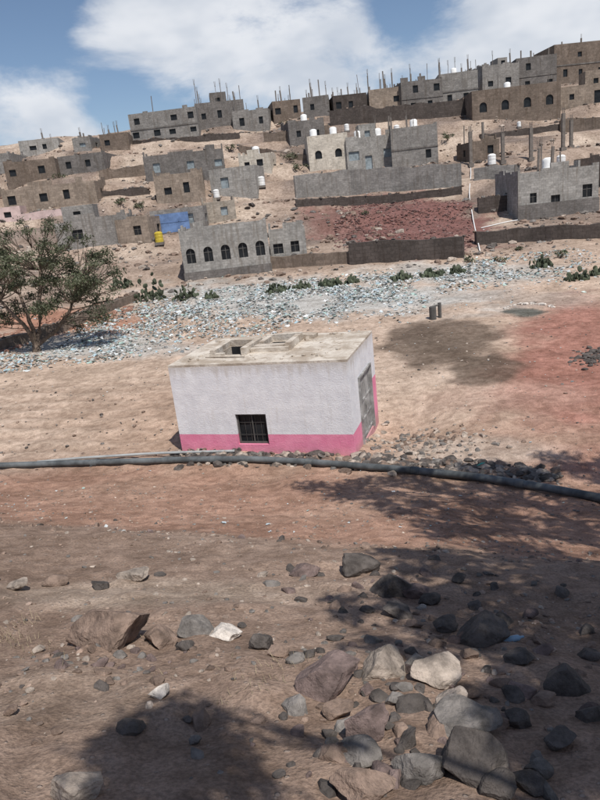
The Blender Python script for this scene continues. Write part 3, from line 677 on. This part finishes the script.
def limb(q,a,b_,r0,r1,bend=.12,seg=8,n=7):
    a=Vector(a); b_=Vector(b_); L=(b_-a).length; o1=Vector((random.gauss(0,1),random.gauss(0,1),random.gauss(0,.6)))*L*bend
    pts=[];rs=[]
    for i in range(n):
        t=i/(n-1); pts.append(a.lerp(b_,t)+o1*math.sin(math.pi*t)+Vector((random.gauss(0,1),random.gauss(0,1),0))*L*.012*(0<i<n-1)); rs.append(r0*(1-t)+r1*t)
    q.tube(pts,rs,seg); return pts
def tree(name,base,forks,clumps,nper,size,cols,r0=.25,trunk_h=1.0):
    E=bpy.data.objects.new(name,None); S.collection.objects.link(E)
    q=MB(); base=Vector(base); top=base+Vector((0,0,trunk_h))
    q.tube([base-Vector((0,0,.4)),base,base+Vector((0,0,trunk_h*.5)),top],[r0*1.6,r0*1.35,r0*1.08,r0],12)
    ends=[]
    for f_ in forks:
        pts=limb(q,top-Vector((0,0,.1)),f_,r0*.72,r0*.35,.07,10); ends+=pts[3:]
    for (c,r,fl) in clumps:
        c=Vector(c); s=min(ends,key=lambda e:(e-c).length+ (2 if e.z>c.z else 0))
        limb(q,s,c,r0*.17,.015,.1,6)
        for _ in range(3): limb(q,s.lerp(c,.6),c+Vector((random.gauss(0,1),random.gauss(0,1),random.gauss(0,.6)))*r*.5,.03,.01,.1,4,4)
    q.obj('trunk_and_branches',[M['bark']],E,True); leaves(clumps,nper,size,cols,'foliage',E)
    return E
OL=[(.10,.115,.065),(.13,.145,.09),(.08,.09,.052),(.17,.18,.125)]
TB=hit(37,351); d=depth_of(TB)
def tp(u,v,dy=0.0):
    r=ray(u,v); y=TB.y+dy; return CAM+r*(y/r.y)
cl=[]
for i in range(100):
    while True:
        a=random.uniform(-1,1); b_=random.uniform(-1,1); c=random.uniform(-1,1)
        if .12<a*a+b_*b_+c*c<1 : break
    u=34+82*a-4*c; v=270+ (56 if c>0 else 50)*c*(1-.25*abs(a)); dy=b_*3.0
    cl.append((tuple(tp(u,v,dy)),random.uniform(.35,.75),.65))
for u,v in ((108,300),(116,272),(105,252),(96,320),(80,328),(20,222),(50,220),(8,322),(-10,312),(86,240),(114,290),(65,228),(90,312),(102,310),(70,318),(-5,325),(15,305),(106,318),(95,300)): cl.append((tuple(tp(u,v,random.uniform(-1.5,1.2))),random.uniform(.4,.6),.8))
tree('acacia_tree',TB,[tp(20,295),tp(72,303),tp(40,270,1.2),tp(0,300,-1)],cl,640,.085,OL,.22,.4)
def shade(targets,zc):
    out=[]
    for (G,r) in targets:
        z=zc+random.uniform(-.9,.9); P=G+SUN*((z-G.z)/SUN.z)
        out.append((tuple(P),r,.6))
    return out
# crown of the tree that shades the slope (it stands to the right of the viewpoint)
sp_=[hit(*p) for p in [(305,487),(360,479),(430,473),(470,463),(560,455),(660,455),(680,640),(560,640),(480,628),(430,612),(385,590),(345,572),(375,552),(420,538),(380,515),(330,497)]]
tg=[]
gx=min(p.x for p in sp_); 
while gx<max(p.x for p in sp_):
    gy=min(p.y for p in sp_)
    while gy<max(p.y for p in sp_):
        x=gx+random.uniform(-.3,.3); y=gy+random.uniform(-.3,.3)
        if inpoly(sp_,x,y) and x<9.5 and random.random()<.86: tg.append((Vector((x,y,hgt(x,y))),random.uniform(.36,.62)))
        gy+=.72
    gx+=.72
for (u,v,r) in [(580,660,.7),(550,650,.6),(510,645,.45),(600,700,.6),(580,730,.6),(550,750,.5),(590,785,.6),(440,635,.4),(400,600,.4),(380,645,.35),(420,655,.3),(350,615,.3),(500,705,.3),(340,600,.25),(530,700,.35),(640,700,1.0)]: tg.append((hit(u,v),r))
z=hgt(7.6,3.5)
tree('shade_tree',(7.6,3.5,z),[(6.0,6.0,9.2),(7.5,2.5,10),(8.6,6,9.5),(5.5,3.2,10.2),(7,8,9.8)],shade(tg,12.3),760,.12,OL,.28,3.0)
tg=[(hit(u,v),r) for u,v,r in [(130,755,.36),(165,742,.42),(200,735,.35),(150,718,.25),(195,770,.36),(125,780,.32),(235,750,.2),(180,702,.18),(160,790,.32),(100,745,.16),(212,712,.14),(240,775,.16)]]
z=hgt(3.2,-3.2)
tree('shade_tree',(3.2,-3.2,z),[(2.2,-1.6,9.5),(1.6,-2.4,10),(3,-1,10)],shade(tg,11.6),800,.09,OL,.22,3.0)
def pad():
    bm=bmesh.new(); bmesh.ops.create_uvsphere(bm,u_segments=8,v_segments=6,radius=1)
    bmesh.ops.triangulate(bm,faces=bm.faces[:]); V=np.array([v.co[:] for v in bm.verts]); Fc=np.array([[v.index for v in f_.verts] for f_ in bm.faces]); bm.free(); return V,Fc
PD=[pad()]
def cactus(u,v,wpx,hpx):
    P=hit(u,v); d=depth_of(P)/F; Wc=wpx*d; Hc=hpx*d; it=[]
    n=int(80*max(.6,Wc/2.5)); ph=random.uniform(0,6)
    for i in range(n):
        t=random.random(); rr=math.sqrt(random.random()); a=random.uniform(0,6.28)
        x=P.x+math.cos(a)*rr*Wc/2; y=P.y+math.sin(a)*rr*Wc/2*.7; zt=Hc*(1-.6*rr*rr)*(.7+.35*math.sin(a*3+ph))*random.uniform(.6,1.0); z=hgt(x,y)+zt*t
        s=random.uniform(.11,.2); g_=random.uniform(.5,1.2)
        it.append(((x,y,z),(s*.85,s*.18,s*1.25),(random.uniform(-.5,.5),random.uniform(-.8,.8),random.uniform(0,6.3)),(.085*g_,.10*g_,.065*g_)))
    scatter('prickly_pear_cactus',PD,it,M['cactus'],True)
for a in ((150,300,34,34),(186,299,26,20),(122,288,24,22),(278,292,24,13),(302,288,18,10),(330,286,24,12),(352,283,14,9),(402,279,22,10),(432,276,26,9),(458,273,16,10),(541,267,22,14),(578,280,26,12),(598,275,14,10),(212,298,14,8)): cactus(*a)
def shrub(u,v,wpx,hpx):
    P=hit(u,v); d=depth_of(P)/F; E=bpy.data.objects.new('shrub',None); S.collection.objects.link(E); cl=[]
    for i in range(7): cl.append((tuple(P+Vector((random.uniform(-.4,.4)*wpx*d,random.uniform(-.4,.4)*wpx*d,random.uniform(.2,.7)*hpx*d))),hpx*d*.4,.7))
    leaves(cl,120,.16,OL,'foliage',E); q=MB()
    for c,_,_ in cl: limb(q,P,c,.05,.02,.1,5,4)
    q.obj('stems',[M['bark']],E)
for a in ((290,160,22,9),(300,170,16,8),(250,186,14,8),(120,205,14,8),(590,196,16,9),(365,215,10,5),(470,262,14,8),(500,262,16,7),(285,128,14,7),(448,140,14,8),(230,150,10,6),(140,208,12,7),(60,178,12,6),(560,258,18,8),(520,250,12,6)): shrub(*a)
V=[];Cg=[]
def tuft(x,y,n,h):
    z=hgt(x,y)
    for _ in range(n):
        a=random.uniform(0,6.28); bx=x+random.gauss(0,.06); by=y+random.gauss(0,.06); l=h*random.uniform(.5,1.1); lean=random.uniform(.3,1.2)*l
        dx,dy=math.cos(a),math.sin(a); w_=.0025
        V.extend([(bx-dy*w_,by+dx*w_,z-.01),(bx+dy*w_,by-dx*w_,z-.01),(bx+dx*lean+dy*w_*.3,by+dy*lean-dx*w_*.3,z+l),(bx+dx*lean-dy*w_*.3,by+dy*lean+dx*w_*.3,z+l)])
        g_=random.uniform(.7,1.1); Cg.extend([(.33*g_,.27*g_,.18*g_)]*4)
for u0,v0,su,sv,n in ((12,640,16,10,22),(245,692,30,10,8),(150,670,80,30,6),(90,480,90,14,14)):
    for _ in range(n):
        P=hit(random.gauss(u0,su),random.gauss(v0,sv)); tuft(P.x,P.y,random.randint(6,14),random.uniform(.03,.08))
fastmesh('dry_grass',np.array(V),np.arange(len(V)).reshape(-1,4),np.array(Cg),False,[attrmat('straw',.8,3,0,0)])
print('done')
